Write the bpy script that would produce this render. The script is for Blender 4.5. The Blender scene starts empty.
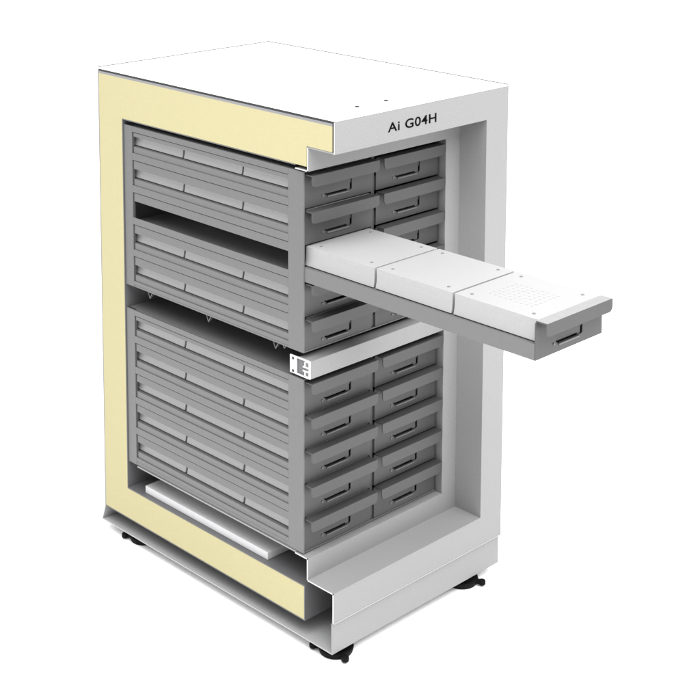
import bpy, bmesh, math, random
from mathutils import Vector, Matrix
random.seed(4)
S = bpy.context.scene
COL = S.collection
ZO = 1.64            # the cabinet top stands 1.64 above the ground; shapes below are measured down from the top
W = 0.7645

# ------------------------------------------------------------------ materials
def mat(name, col, rough=.5, metal=0, spec=.5, var=.05, vscale=30, bump=.0, bscale=400, coat=0):
    m = bpy.data.materials.new(name); m.use_nodes = True
    nt = m.node_tree; b = nt.nodes['Principled BSDF']
    b.inputs['Roughness'].default_value = rough
    b.inputs['Metallic'].default_value = metal
    b.inputs['Specular IOR Level'].default_value = spec
    b.inputs['Coat Weight'].default_value = coat
    tc = nt.nodes.new('ShaderNodeTexCoord')
    n = nt.nodes.new('ShaderNodeTexNoise'); n.inputs['Scale'].default_value = vscale
    n.inputs['Detail'].default_value = 6; n.inputs['Roughness'].default_value = .65
    nt.links.new(tc.outputs['Object'], n.inputs['Vector'])
    mr = nt.nodes.new('ShaderNodeMapRange')
    mr.inputs['From Min'].default_value = .3; mr.inputs['From Max'].default_value = .7
    mr.inputs['To Min'].default_value = 1 - var; mr.inputs['To Max'].default_value = 1 + var
    nt.links.new(n.outputs['Fac'], mr.inputs['Value'])
    vm = nt.nodes.new('ShaderNodeVectorMath'); vm.operation = 'SCALE'
    vm.inputs[0].default_value = col
    nt.links.new(mr.outputs['Result'], vm.inputs['Scale'])
    nt.links.new(vm.outputs['Vector'], b.inputs['Base Color'])
    if bump:
        n2 = nt.nodes.new('ShaderNodeTexNoise'); n2.inputs['Scale'].default_value = bscale
        n2.inputs['Detail'].default_value = 3
        nt.links.new(tc.outputs['Object'], n2.inputs['Vector'])
        bp = nt.nodes.new('ShaderNodeBump'); bp.inputs['Strength'].default_value = bump
        bp.inputs['Distance'].default_value = .002
        nt.links.new(n2.outputs['Fac'], bp.inputs['Height'])
        nt.links.new(bp.outputs['Normal'], b.inputs['Normal'])
    return m

M = dict(
    white=mat('white_paint', (.88, .88, .88), .45, var=.01),
    frame=mat('light_grey_paint', (.184, .184, .184), .5, var=.17, vscale=300, bump=.12, bscale=500),
    rack=mat('grey_steel', (.087, .087, .088), .5, var=.03, vscale=60, bump=.05),
    front=mat('shaded_steel', (.036, .036, .037), .5, var=.05, vscale=120, bump=.08),  # the rack's steel again, with the shade of front faces put into its colour
    box=mat('pale_aluminium', (.240, .240, .240), .42, var=.06, vscale=220, bump=.06, bscale=250),
    foam=mat('yellow_foam', (.334, .303, .176), .85, spec=.2, var=.035, vscale=140, bump=.15, bscale=300),
    skin=mat('steel_skin', (.16, .16, .165), .5, var=.03),
    liner=mat('liner_steel', (.08, .08, .083), .5, var=.04),
    gap_shade=mat('dark_gap_shade', (.02, .02, .022), .7, var=.1),  # dark fill standing in for shade in gaps and slots
    base=mat('base_steel', (.27, .27, .273), .5, var=.04, vscale=120, bump=.08),
    black=mat('black_plastic', (.003, .003, .003), .65, spec=.08, var=.1),
    bright=mat('bright_steel', (.42, .42, .42), .35, var=.02),
    ink=mat('black_ink', (.004, .004, .004), .8, spec=.0, var=0),
    slab=mat('white_board', (.42, .42, .425), .6, var=.03),
    hole=mat('dark_hole', (.01, .01, .01), .8, var=0),
    pull=mat('pull_steel', (.085, .085, .085), .35, var=.02),
    lip_light=mat('lip_light_grey', (.175, .175, .175), .45, var=.05, vscale=60),  # pale tone that carries the light on the pulled drawer's lip
    rim=mat('rim_grey', (.10, .10, .10), .5, var=.3, vscale=60),
    rivet=mat('dull_rivet', (.12, .12, .12), .5, var=.05),
    ground=mat('white_sweep', (.98, .98, .98), .9, spec=.0, var=.0),
)

# ------------------------------------------------------------------ mesh helpers
class MB:
    """collects shapes, in coordinates measured from the cabinet's top front corner or a drawer's own origin"""
    def __init__(self): self.bm = bmesh.new()
    def add(self, bm2):
        me = bpy.data.meshes.new('tmp'); bm2.to_mesh(me); bm2.free()
        self.bm.from_mesh(me); bpy.data.meshes.remove(me); return self
    def box(self, x0, x1, y0, y1, z0, z1, bev=.0008, seg=2):
        b = bmesh.new(); bmesh.ops.create_cube(b, size=1)
        for v in b.verts:
            v.co = Vector(((x0+x1)/2 + v.co.x*abs(x1-x0), (y0+y1)/2 + v.co.y*abs(y1-y0), (z0+z1)/2 + v.co.z*abs(z1-z0)))
        if bev:
            bev = min(bev, .4*min(abs(x1-x0), abs(y1-y0), abs(z1-z0)))
            bmesh.ops.bevel(b, geom=b.edges[:], offset=bev, segments=seg, affect='EDGES', profile=.5)
        return self.add(b)
    def prism(self, pts, a0, a1, axis='y', bev=0, holes=()):
        """outline extruded along an axis; axis y: pts are (x,z); axis x: pts are (y,z); axis z: pts are (x,y)"""
        b = bmesh.new()
        def P(p, a):
            return (p[0], a, p[1]) if axis == 'y' else (a, p[0], p[1]) if axis == 'x' else (p[0], p[1], a)
        if holes:
            es = []
            for loop in (pts,)+tuple(holes):
                vs = [b.verts.new(P(p, a0)) for p in loop]
                es += [b.edges.new((vs[i], vs[(i+1) % len(vs)])) for i in range(len(vs))]
            bmesh.ops.triangle_fill(b, use_beauty=True, edges=es)
        else:
            b.faces.new([b.verts.new(P(p, a0)) for p in pts])
        r = bmesh.ops.extrude_face_region(b, geom=b.faces[:])
        k = {'x': 0, 'y': 1, 'z': 2}[axis]
        for e in r['geom']:
            if isinstance(e, bmesh.types.BMVert): e.co[k] = a1
        bmesh.ops.recalc_face_normals(b, faces=b.faces[:])
        if bev:
            ed = [e for e in b.edges if len(e.link_faces) == 2 and e.calc_face_angle(0) > .5]
            bmesh.ops.bevel(b, geom=ed, offset=bev, segments=2, affect='EDGES', profile=.5)
        return self.add(b)
    def cyl(self, c, r, h, r2=None, seg=28, bev=0, rot=None):
        b = bmesh.new()
        bmesh.ops.create_cone(b, cap_ends=True, segments=seg, radius1=r, radius2=r if r2 is None else r2, depth=h)
        if bev:
            ed = [e for e in b.edges if e.calc_face_angle(0) > .8]
            bmesh.ops.bevel(b, geom=ed, offset=bev, segments=2, affect='EDGES', profile=.5)
        if rot: bmesh.ops.transform(b, matrix=rot, verts=b.verts[:])
        bmesh.ops.translate(b, vec=c, verts=b.verts[:])
        return self.add(b)
    def bar(self, p, q, t):
        p, q = Vector(p), Vector(q); b = bmesh.new()
        bmesh.ops.create_cube(b, size=1)
        d = q - p; R = d.to_track_quat('Z', 'Y').to_matrix().to_4x4()
        for v in b.verts: v.co = Vector((v.co.x*t, v.co.y*t, v.co.z*d.length))
        bmesh.ops.transform(b, matrix=Matrix.Translation((p+q)/2) @ R, verts=b.verts[:])
        return self.add(b)
    def build(self, name, m, parent=None, origin=(0, 0, 0), smooth=False):
        o = Vector(origin)
        for v in self.bm.verts: v.co -= o
        me = bpy.data.meshes.new(name); self.bm.to_mesh(me); self.bm.free()
        me.materials.append(M[m])
        if smooth:
            for p in me.polygons: p.use_smooth = True
        ob = bpy.data.objects.new(name, me); COL.objects.link(ob)
        if parent: ob.parent = parent
        return ob

def tag(o, label=None, cat=None, group=None, kind=None):
    for k, v in (('label', label), ('category', cat), ('group', group), ('kind', kind)):
        if v: o[k] = v
    return o
def empty(name, loc, label, cat, group=None):
    o = bpy.data.objects.new(name, None); COL.objects.link(o)
    o.empty_display_size = .05; o.location = loc
    return tag(o, label, cat, group)
def copy_tree(o, parent=None):
    c = o.copy(); COL.objects.link(c)
    if parent: c.parent = parent
    for ch in [k for k in o.children]: copy_tree(ch, c)
    return c

# ------------------------------------------------------------------ ground
g = MB()
g.bm.faces.new([g.bm.verts.new(p) for p in ((-40, -40, 0), (40, -40, 0), (40, 40, 0), (-40, 40, 0))])
tag(g.build('ground', 'ground'), 'plain white studio floor under the cabinet', kind='structure')

# ------------------------------------------------------------------ the cabinet
RO = (-.5, .38, -ZO)          # the cabinet's origin on the ground, in measured coordinates
cab = empty('freezer_cabinet', (RO[0], RO[1], 0),
            'tall cutaway cabinet with yellow foam walls, white top, grey front frame marked Ai G04H', 'cabinet')
def part(mb, name, m, parent=None, smooth=False): return mb.build(name, m, parent or cab, RO, smooth)

part(MB().prism([(-1.1375, -.018), (-.0125, -.018), (-.0125, -.0925), (-.1170, -.0925), (-.1170, -.153), (-1.0105, -.153),
                 (-1.0105, -1.4385), (-.128, -1.4385), (-.128, -1.5425), (-1.1375, -1.5425)], 0, .597), 'insulation', 'foam')
part(MB().box(-1.1375, -.1145, .6005, .7595, -1.5425, -.018, 0), 'side_insulation', 'foam')
tp = part(MB().box(-1.1435, .0, 0, W, -.0035, 0, .001), 'top_panel', 'white')
for (x, y) in ((-.0915, .1775), (-.0925, .3013)):
    part(MB().cyl((x, y, .0012), .0065, .004, bev=.0008), 'bolt', 'hole', tp)
part(MB().box(-1.1433, -1.1412, .002, W-.0002, -.001, .0028, 0).box(-1.1412, -.002, W-.0022, W-.0002, -.001, .0028, 0), 'rim', 'rim', tp)
part(MB().box(-1.139, -.006, .002, W-.004, -.0105, -.0035, 0), 'top_gap_shade', 'gap_shade')  # dark fill painting the shade in the gap under the top
part(MB().box(-1.139, -.0125, 0, W-.004, -.018, -.0105, 0), 'top_strip', 'skin')
part(MB().box(-.0115, -.0045, .003, .65, -.0925, -.011, 0).box(-.1167, -.1143, .003, .60, -.153, -.094, 0), 'front_gap_shade', 'gap_shade')  # dark fill painting the shade in the gaps behind the frame sheet
part(MB().box(-1.1435, -1.138, 0, W, -1.548, -.004, .0008), 'back_panel', 'skin')
part(MB().box(-1.1375, -.005, .7605, W, -1.5033, -.0045, .0008), 'side_panel', 'frame')
# liner: rear wall, ceiling, floor, far wall, front and underside of the floor foam
part(MB().box(-1.010, -1.0075, 0, .600, -1.4385, -.153, 0), 'rear_liner', 'liner')
part(MB().box(-1.0075, -.166, 0, .600, -.1565, -.1535, 0), 'ceiling_liner', 'liner')
part(MB().box(-1.0075, -.1275, 0, .600, -1.438, -1.435, 0), 'floor_liner', 'liner')
part(MB().box(-1.0075, -.1145, .594, .5995, -1.435, -.157, 0), 'side_liner', 'skin')
part(MB().box(-.1275, -.1245, 0, .760, -1.546, -1.4355, 0).box(-1.138, -.1275, 0, .760, -1.546, -1.543, 0), 'underside_liner', 'liner')
# front frame: stepped header, far jamb and stepped sill, folded from one sheet
fr = MB()
fr.prism([(0, -.004), (0, -.0975), (-.110, -.0975), (-.110, -.1665), (-.165, -.1665), (-.165, -.1635), (-.114, -.1635),
          (-.114, -.0935), (-.004, -.0935), (-.004, -.004)], 0, .66)
fr.box(-.004, 0, .66, W, -1.5033, -.004, 0)
fr.box(-.114, -.004, .66, .664, -1.414, -.0935, 0)
fr.box(-.114, -.110, .594, .6599, -1.3436, -.1664, 0)
fr.prism([(0, -1.5033), (0, -1.41), (-.110, -1.41), (-.110, -1.3435), (-.166, -1.3435), (-.166, -1.3465), (-.114, -1.3465),
          (-.114, -1.414), (-.004, -1.414), (-.004, -1.5033)], 0, .66)
front_frame = part(fr, 'front_frame', 'frame')
# a pale strip painting the edge highlight where the sill meets the plinth, and the bright cut edges of the sheet
part(MB().box(-.003, .0012, 0, W, -1.5062, -1.5034, .0006), 'edge_highlight', 'base', front_frame)
def cut_edge(pts, t=.003):
    m = MB()
    for (a, b) in zip(pts[:-1], pts[1:]):
        x0, x1 = sorted((a[0], b[0])); z0, z1 = sorted((a[1], b[1]))
        m.box(x0-t/2, x1+t/2, -.0018, -.0002, z0-t/2, z1+t/2, 0)
    return m
part(cut_edge([(-.0022, -.008), (-.0022, -.0955)]), 'header_edge', 'bright', front_frame)
part(cut_edge([(-.112, -.0985), (-.112, -.165), (-.163, -.165)]), 'notch_edge', 'bright', front_frame)
part(cut_edge([(-.002, -1.501), (-.002, -1.412), (-.112, -1.412), (-.112, -1.345), (-.164, -1.345)]), 'sill_edge', 'bright', front_frame)
txt = bpy.data.curves.new('lettering', 'FONT'); txt.body = 'Ai G04H'; txt.size = .039; txt.extrude = .0003
txt.space_character = 1.07; txt.offset = .0004
to = bpy.data.objects.new('lettering', txt); COL.objects.link(to); to.parent = cab
txt.materials.append(M['ink'])
to.location = Vector((.0006, .2145, -.0665)) - Vector(RO)
to.rotation_euler = (math.pi/2, 0, math.pi/2); to.scale = (1.42, 1, 1)
bpy.context.view_layer.update()
tm = bpy.data.meshes.new_from_object(to.evaluated_get(bpy.context.evaluated_depsgraph_get()))
tx = bpy.data.objects.new('lettering', tm); COL.objects.link(tx); tx.parent = cab
tx.location = to.location; tx.rotation_euler = to.rotation_euler; tx.scale = to.scale
bpy.data.objects.remove(to); tx.name = 'lettering'

# plinth: tray open to the side, with a folded rear lip
part(MB().box(-1.160, -.0106, 0, W-.0075, -1.604, -1.600, .0008), 'base_tray', 'base')
part(MB().box(-.0106, -.0066, 0, W-.003, -1.604, -1.5063, .0008), 'base_skirt', 'frame')
part(MB().box(-1.13, -.0106, W-.007, W-.003, -1.5995, -1.5063, .0008), 'base_side', 'frame')
part(MB().prism([(-1.1640, -1.604), (-1.1600, -1.604), (-1.1400, -1.5485), (-1.1440, -1.5485)], 0, W-.0075), 'base_lip', 'base')

# thin shelf sheet under the lower rack, shelf between the racks with its hooks, and the cross bar with its bracket
part(MB().box(-.955, -.1665, .0015, .593, -1.3455, -1.3415, .0008).box(-.955, -.945, .30, .593, -1.4345, -1.3460, 0), 'floor_shelf', 'frame')
sh = part(MB().box(-1.007, -.150, .022, .5930, -.7220, -.7180, .0005), 'middle_shelf', 'liner')
for x in (-.909, -.604, -.286, -.247):
    k = .6 if x > -.26 else 1
    part(MB().bar((x-.013*k, .030, -.7225), (x+.001, .030, -.7225-.028*k), .0030).bar((x+.017*k, .030, -.7225), (x+.001, .030, -.7225-.028*k), .0030)
         .bar((x+.001, .030, -.7225-.026*k), (x+.006, .075, -.7225), .003), 'hook', 'liner', sh)
cb = part(MB().box(-.160, -.107, .0085, .5930, -.7900, -.7350, .0015), 'cross_bar', 'frame')
br = MB()
Y0, Y1 = .0035, .008
br.box(-.1935, -.1640, Y0, Y1, -.7895, -.7345, .001)
br.box(-.1640, -.1260, Y0, Y1, -.7385, -.7345, 0).box(-.1640, -.1260, Y0, Y1, -.7895, -.7855, 0)
br.box(-.1130, -.1065, Y0, Y1, -.7895, -.7345, .0008)
br.box(-.1260, -.1130, Y0, Y1, -.7415, -.7345, 0).box(-.1260, -.1130, Y0, Y1, -.7895, -.7835, 0)
br.box(-.1380, -.1130, Y0, Y1, -.7595, -.7555, 0).box(-.1380, -.1130, Y0, Y1, -.7715, -.7675, 0)
br.box(-.1310, -.1260, Y0, Y1, -.7555, -.7415, 0).box(-.1310, -.1260, Y0, Y1, -.7835, -.7715, 0)
bk = part(br, 'bracket', 'slab', cb)
RX = Matrix.Rotation(math.pi/2, 4, 'X')
for z in (-.7430, -.7815):
    part(MB().cyl((-.1790, Y0-.0003, z), .0042, .0012, rot=RX), 'screw_hole', 'hole', cb)
part(MB().box(-.1635, -.1315, .0081, .0086, -.7850, -.7390, 0), 'bar_end', 'liner', cb)

# levelling feet
def foot(x, y, a):
    f = MB()
    f.cyl((x, y, -1.6300), .050, .020, r2=.055, bev=.004).cyl((x, y, -1.6175), .036, .006).cyl((x, y, -1.612), .012, .0158)
    fo = part(f, 'foot', 'black')
    for k in range(3):
        t = math.radians(a + 120*k); dx, dy = math.cos(t), math.sin(t)
        R = Matrix.Rotation(t, 4, 'Z')
        l = MB()
        b = MB().box(.040, .066, -.008, .008, -.007, .007, .003).cyl((.069, 0, 0), .0120, .016, bev=.004, seg=16)
        bmesh.ops.transform(b.bm, matrix=Matrix.Translation((x, y, -1.6265)) @ R, verts=b.bm.verts[:])
        part(b, 'lug', 'black', fo)
foot(-.058, .066, 219); foot(-.052, .632, 24); foot(-1.000, .064, 226); foot(-1.005, .68, 40)

# ------------------------------------------------------------------ the racks
def rack(label, L, ztop, zbot):
    ro = (-.57, .297, zbot)
    t = empty('drawer_rack', (ro[0], ro[1], zbot+ZO), label, 'rack', 'drawer racks inside the cabinet')
    def p(mb, name, m='rack', parent=None): return mb.build(name, m, parent or t, ro)
    p(MB().box(-.2012, -.1347, .004, .0092, zbot, ztop, .0008), 'front_post')
    p(MB().box(-1.0055, -.9625, .004, .016, zbot, ztop, .0008), 'rear_post')
    p(MB().box(-.165, -.1420, .2905, .3035, zbot+.004, ztop-.004, .0008), 'middle_post', 'front')
    p(MB().box(-1.0, -.1347, .5885, .5925, zbot, ztop, .0008), 'side_plate', 'front')
    p(MB().box(-1.0, -.166, .2960, .2985, zbot+.004, ztop-.004, 0), 'divider', 'liner')
    p(MB().box(-1.005, -.1352, .0094, .5883, ztop-.0035, ztop, .0005), 'top_plate')
    p(MB().box(-1.005, -.1352, .0094, .5883, zbot, zbot+.0035, .0005), 'bottom_plate')
    p(MB().box(-.9622, -.9562, .0071, .0074, L[4]-.0255, L[0]+.0440, 0), 'slot_shade', 'gap_shade')  # dark strip put in for the shaded slot beside the rear post
    def runner(za, zb, zm, name='runner'):
        # upper strip in the plane of the posts, lower strip folded back a little and stopping short of the rear post
        m = MB()
        if za - zm > .003: m.box(-.9623, -.2014, .0042, .0070, zm, za, .0007)
        m.box(-.9560, -.2014, .0060, .0100, zb, zm-.0022, .0006)
        p(m, name)
    runner(ztop-.0002, L[0]+.0296, L[0]+.0447, 'top_band')
    for i in range(4): p(MB().box(-1.0, -.160, .0102, .2958, L[i]-.0522, L[i]-.0502, 0).box(-1.0, -.160, .2987, .5883, L[i]-.0522, L[i]-.0502, 0), 'shade_sheet', 'skin')  # sheets added to darken the empty drawer opening
    for i in range(4): runner(L[i]-.0262, L[i+1]+.0296, L[i]-.0495)
    p(MB().box(-.9623, -.2014, .0042, .0070, L[4]-.0395, L[4]-.0262, .0006).box(-.9623, -.2014, .0052, .0090, zbot, L[4]-.0402, .0006), 'bottom_band')
    p(MB().box(-.1415, -.1380, .0094, .2900, zbot+.0037, L[4]-.0480, 0).box(-.1415, -.1380, .3040, .5880, zbot+.0037, L[4]-.0480, 0), 'front_rail', 'rack')
    return t
LU = [-.2355 - .1088*i for i in range(5)]
LL = [-.8610 - .1065*i for i in range(5)]
rack('upper grey drawer rack with five rows, above the cross bar', LU, -.1722, -.7168)
rack('lower grey drawer rack with five full rows, below the cross bar', LL, -.7982, -1.3395)

# ------------------------------------------------------------------ one drawer and one box, then copies
def make_drawer():
    t = empty('rack_tray', (0, 0, 0), 'x', 'drawer', 'drawers of the two racks')
    def p(mb, name, m='front', parent=None): return mb.build(name, m, parent or t)
    p(MB().box(-.853, -.034, -.0030, .276, -.0470, -.0045, 0)
      .box(-.034, -.0032, -.0030, .0025, -.0470, -.0045, 0).box(-.034, -.0032, .2735, .276, -.0470, -.0045, 0)
      .box(-.034, -.0032, .0025, .2735, -.0470, -.0445, 0).box(-.034, -.0090, .0025, .2735, -.0070, -.0045, 0), 'tray', 'rack')
    hole = [(.080, .020), (.080, -.0175), (.0875, -.0240), (.1890, -.0240), (.1930, -.0200), (.1930, .020)]
    fp = p(MB().prism([(-.0030, -.0470), (.279, -.0470), (.279, .0515), (-.0030, .0515)], -.003, 0, 'x', holes=(hole,)), 'front_plate')
    h = MB().prism([(.070, .030), (.070, -.0120), (.0900, -.0190), (.1740, -.0190), (.1740, -.0280), (.1875, -.0280), (.1875, -.0040), (.205, -.0040), (.205, .030)], -.0062, -.0033, 'x')
    p(h, 'recess_panel', 'front', fp)
    p(MB().box(.0002, .0042, .0900, .1780, -.0296, -.0246, .0018), 'pull_edge', 'pull', fp)
    p(MB().cyl((  .0012, .0720, -.0220), .0034, .003, seg=16, bev=.0008, rot=Matrix.Rotation(math.pi/2, 4, 'Y')), 'rivet', 'pull', fp)
    r = .013; pts = [(0, .0555)]
    for k in range(6):
        a = math.pi + k*math.pi/10; pts.append((r + r*math.cos(a), .0210 + r + r*math.sin(a)))
    for k in range(6):
        a = 1.5*math.pi + k*math.pi/10; pts.append((.279 - r + r*math.cos(a), .0210 + r + r*math.sin(a)))
    pts.append((.279, .0555))
    p(MB().prism(pts, .0290, .0325, 'x', bev=.0006).box(-.0030, .0289, .0012, .2778, .0520, .0554, .0006), 'lip', 'front')
    return t
def make_box(pulled=False):
    """a shallow closed box with a small flange round its foot; origin at the middle of its foot"""
    hx, hy, h = .1400, .1300, .0595
    right = [(hy-.004, 0), (hy-.004, .0028), (hy+.0044, .0028), (hy+.0046, .0040)]
    right += [(hy + .0040*(1-k/6)**2, .0052 + .0270*k/6) for k in range(7)] + [(hy, h)]
    f = right + [(-y, z) for (y, z) in reversed(right)]
    m = MB().prism(f, -hx, hx, 'x', bev=.0009)
    return m.build('storage_box', 'box')
def rivets(b):
    out = []
    for sx in (-1, 1):
        for sy in (-1, 1):
            out.append(MB().cyl((sx*.1032, sy*.1030, .0600), .0046, .0022, seg=16, bev=.0006).build('rivet', 'rivet', b))
    return out

D0 = make_drawer(); B0 = make_box()
first = dict(d=True, b=True)
ORD = ['top', 'second', 'third', 'fourth', 'bottom']
XF = -.1370
def put_drawer(x, y, L, label):
    o = D0 if first['d'] else copy_tree(D0)
    first['d'] = False
    o.location = (x, y, L+ZO); o['label'] = label
    return o
def put_box(x, y, L, label):
    o = B0 if first['b'] else copy_tree(B0)
    first['b'] = False
    o.location = (x, y+.1432, L-.0043+ZO); tag(o, label, 'box', 'boxes lying in the drawers')
    return o
BX = (-.1435, -.4315, -.7200)
for rk, LS in (('upper', LU), ('lower', LL)):
    for i, L in enumerate(LS):
        out = rk == 'upper' and i == 2
        x = .7140 if out else XF
        Lz = L - .0005
        if out: lab = 'long grey drawer pulled far out of the upper rack, carrying three pale boxes'
        else: lab = f'closed grey drawer, {ORD[i]} row of the {rk} rack, left column beside the cutaway'
        pulled = put_drawer(x, .0105, Lz, lab)
        put_drawer(XF, .3095, Lz, f'closed grey drawer, {ORD[i]} row of the {rk} rack, column beside the inner jamb')
        if out:
            MB().box(-.0028, .0320, .0020, .2770, .0556, .0566, 0).build('lip_highlight', 'lip_light', pulled)  # added pale plate, painting the light on top of the lip
        for k, w in enumerate(('front', 'middle', 'rear')):
            if out:
                lab = ('pale box with faint dots on its lid at the front of the pulled-out drawer',
                       'plain pale box in the middle of the pulled-out drawer',
                       'plain pale box of the pulled-out drawer just emerging from the rack')[k]
            else: lab = f'{w} pale box seen from the side in the {ORD[i]} drawer of the {rk} rack'
            b = put_box(x + BX[k], .0105, Lz, lab)
            if out:
                rivets(b)
                if k == 0:
                    d = MB()
                    for a in range(9):
                        for c in range(7): d.cyl((-.075 + a*.0175, -.062 + c*.0185, .0596), .0042, .0010, seg=10)
                    d.build('dot_rows', 'box', b)

# ------------------------------------------------------------------ the loose board on the cavity floor
bo = MB().box(-.936, -.314, .020, .42, -1.4345, -1.4100, .0012).build('loose_board', 'slab', None, (-.62, .2, -1.4345))
bo.location = (-.62, .2, -1.4345+ZO)
tag(bo, 'flat white board lying on the cavity floor under the lower rack', 'board')

# ------------------------------------------------------------------ light
w = bpy.data.worlds.new('World'); S.world = w; w.use_nodes = True
bg = w.node_tree.nodes['Background']; bg.inputs['Color'].default_value = (1, 1, 1, 1); bg.inputs['Strength'].default_value = 1.28
def area(name, loc, target, size, power):
    l = bpy.data.lights.new(name, 'AREA'); l.shape = 'SQUARE'; l.size = size; l.energy = power
    o = bpy.data.objects.new(name, l); COL.objects.link(o); o.location = loc
    o.rotation_euler = (Vector(target) - Vector(loc)).to_track_quat('-Z', 'Y').to_euler()
    return o
area('overhead_softbox', (3.0, -.6, 6.4), (.1, .1, .2), 6.0, 1050)
area('key_softbox', (0.7, -4.6, 8.2), (-.4, .2, .7), 5.0, 480)
area('front_softbox', (6.8, 1.6, 5.2), (0, .4, .7), 5.0, 30)

# ------------------------------------------------------------------ camera (view camera with its back lowered)
cd = bpy.data.cameras.new('camera'); co = bpy.data.objects.new('camera', cd); COL.objects.link(co)
r = Vector((.70333, .71085, .00423)); u = Vector((-.09174, .08487, .99216)); d = Vector((-.70492, .6982, -.12491))
co.matrix_world = Matrix(((r.x, u.x, -d.x, 2.90111), (r.y, u.y, -d.y, -2.81752), (r.z, u.z, -d.z, .89502+ZO), (0, 0, 0, 1)))
cd.sensor_width = 36; cd.lens = 1471.623/700*36; cd.shift_y = -365.608/700
cd.clip_end = 200
S.camera = co
S.view_settings.view_transform = 'Standard'; S.view_settings.look = 'None'
S.view_settings.exposure = 0; S.view_settings.gamma = 1
S.cycles.max_bounces = 10; S.cycles.diffuse_bounces = 6
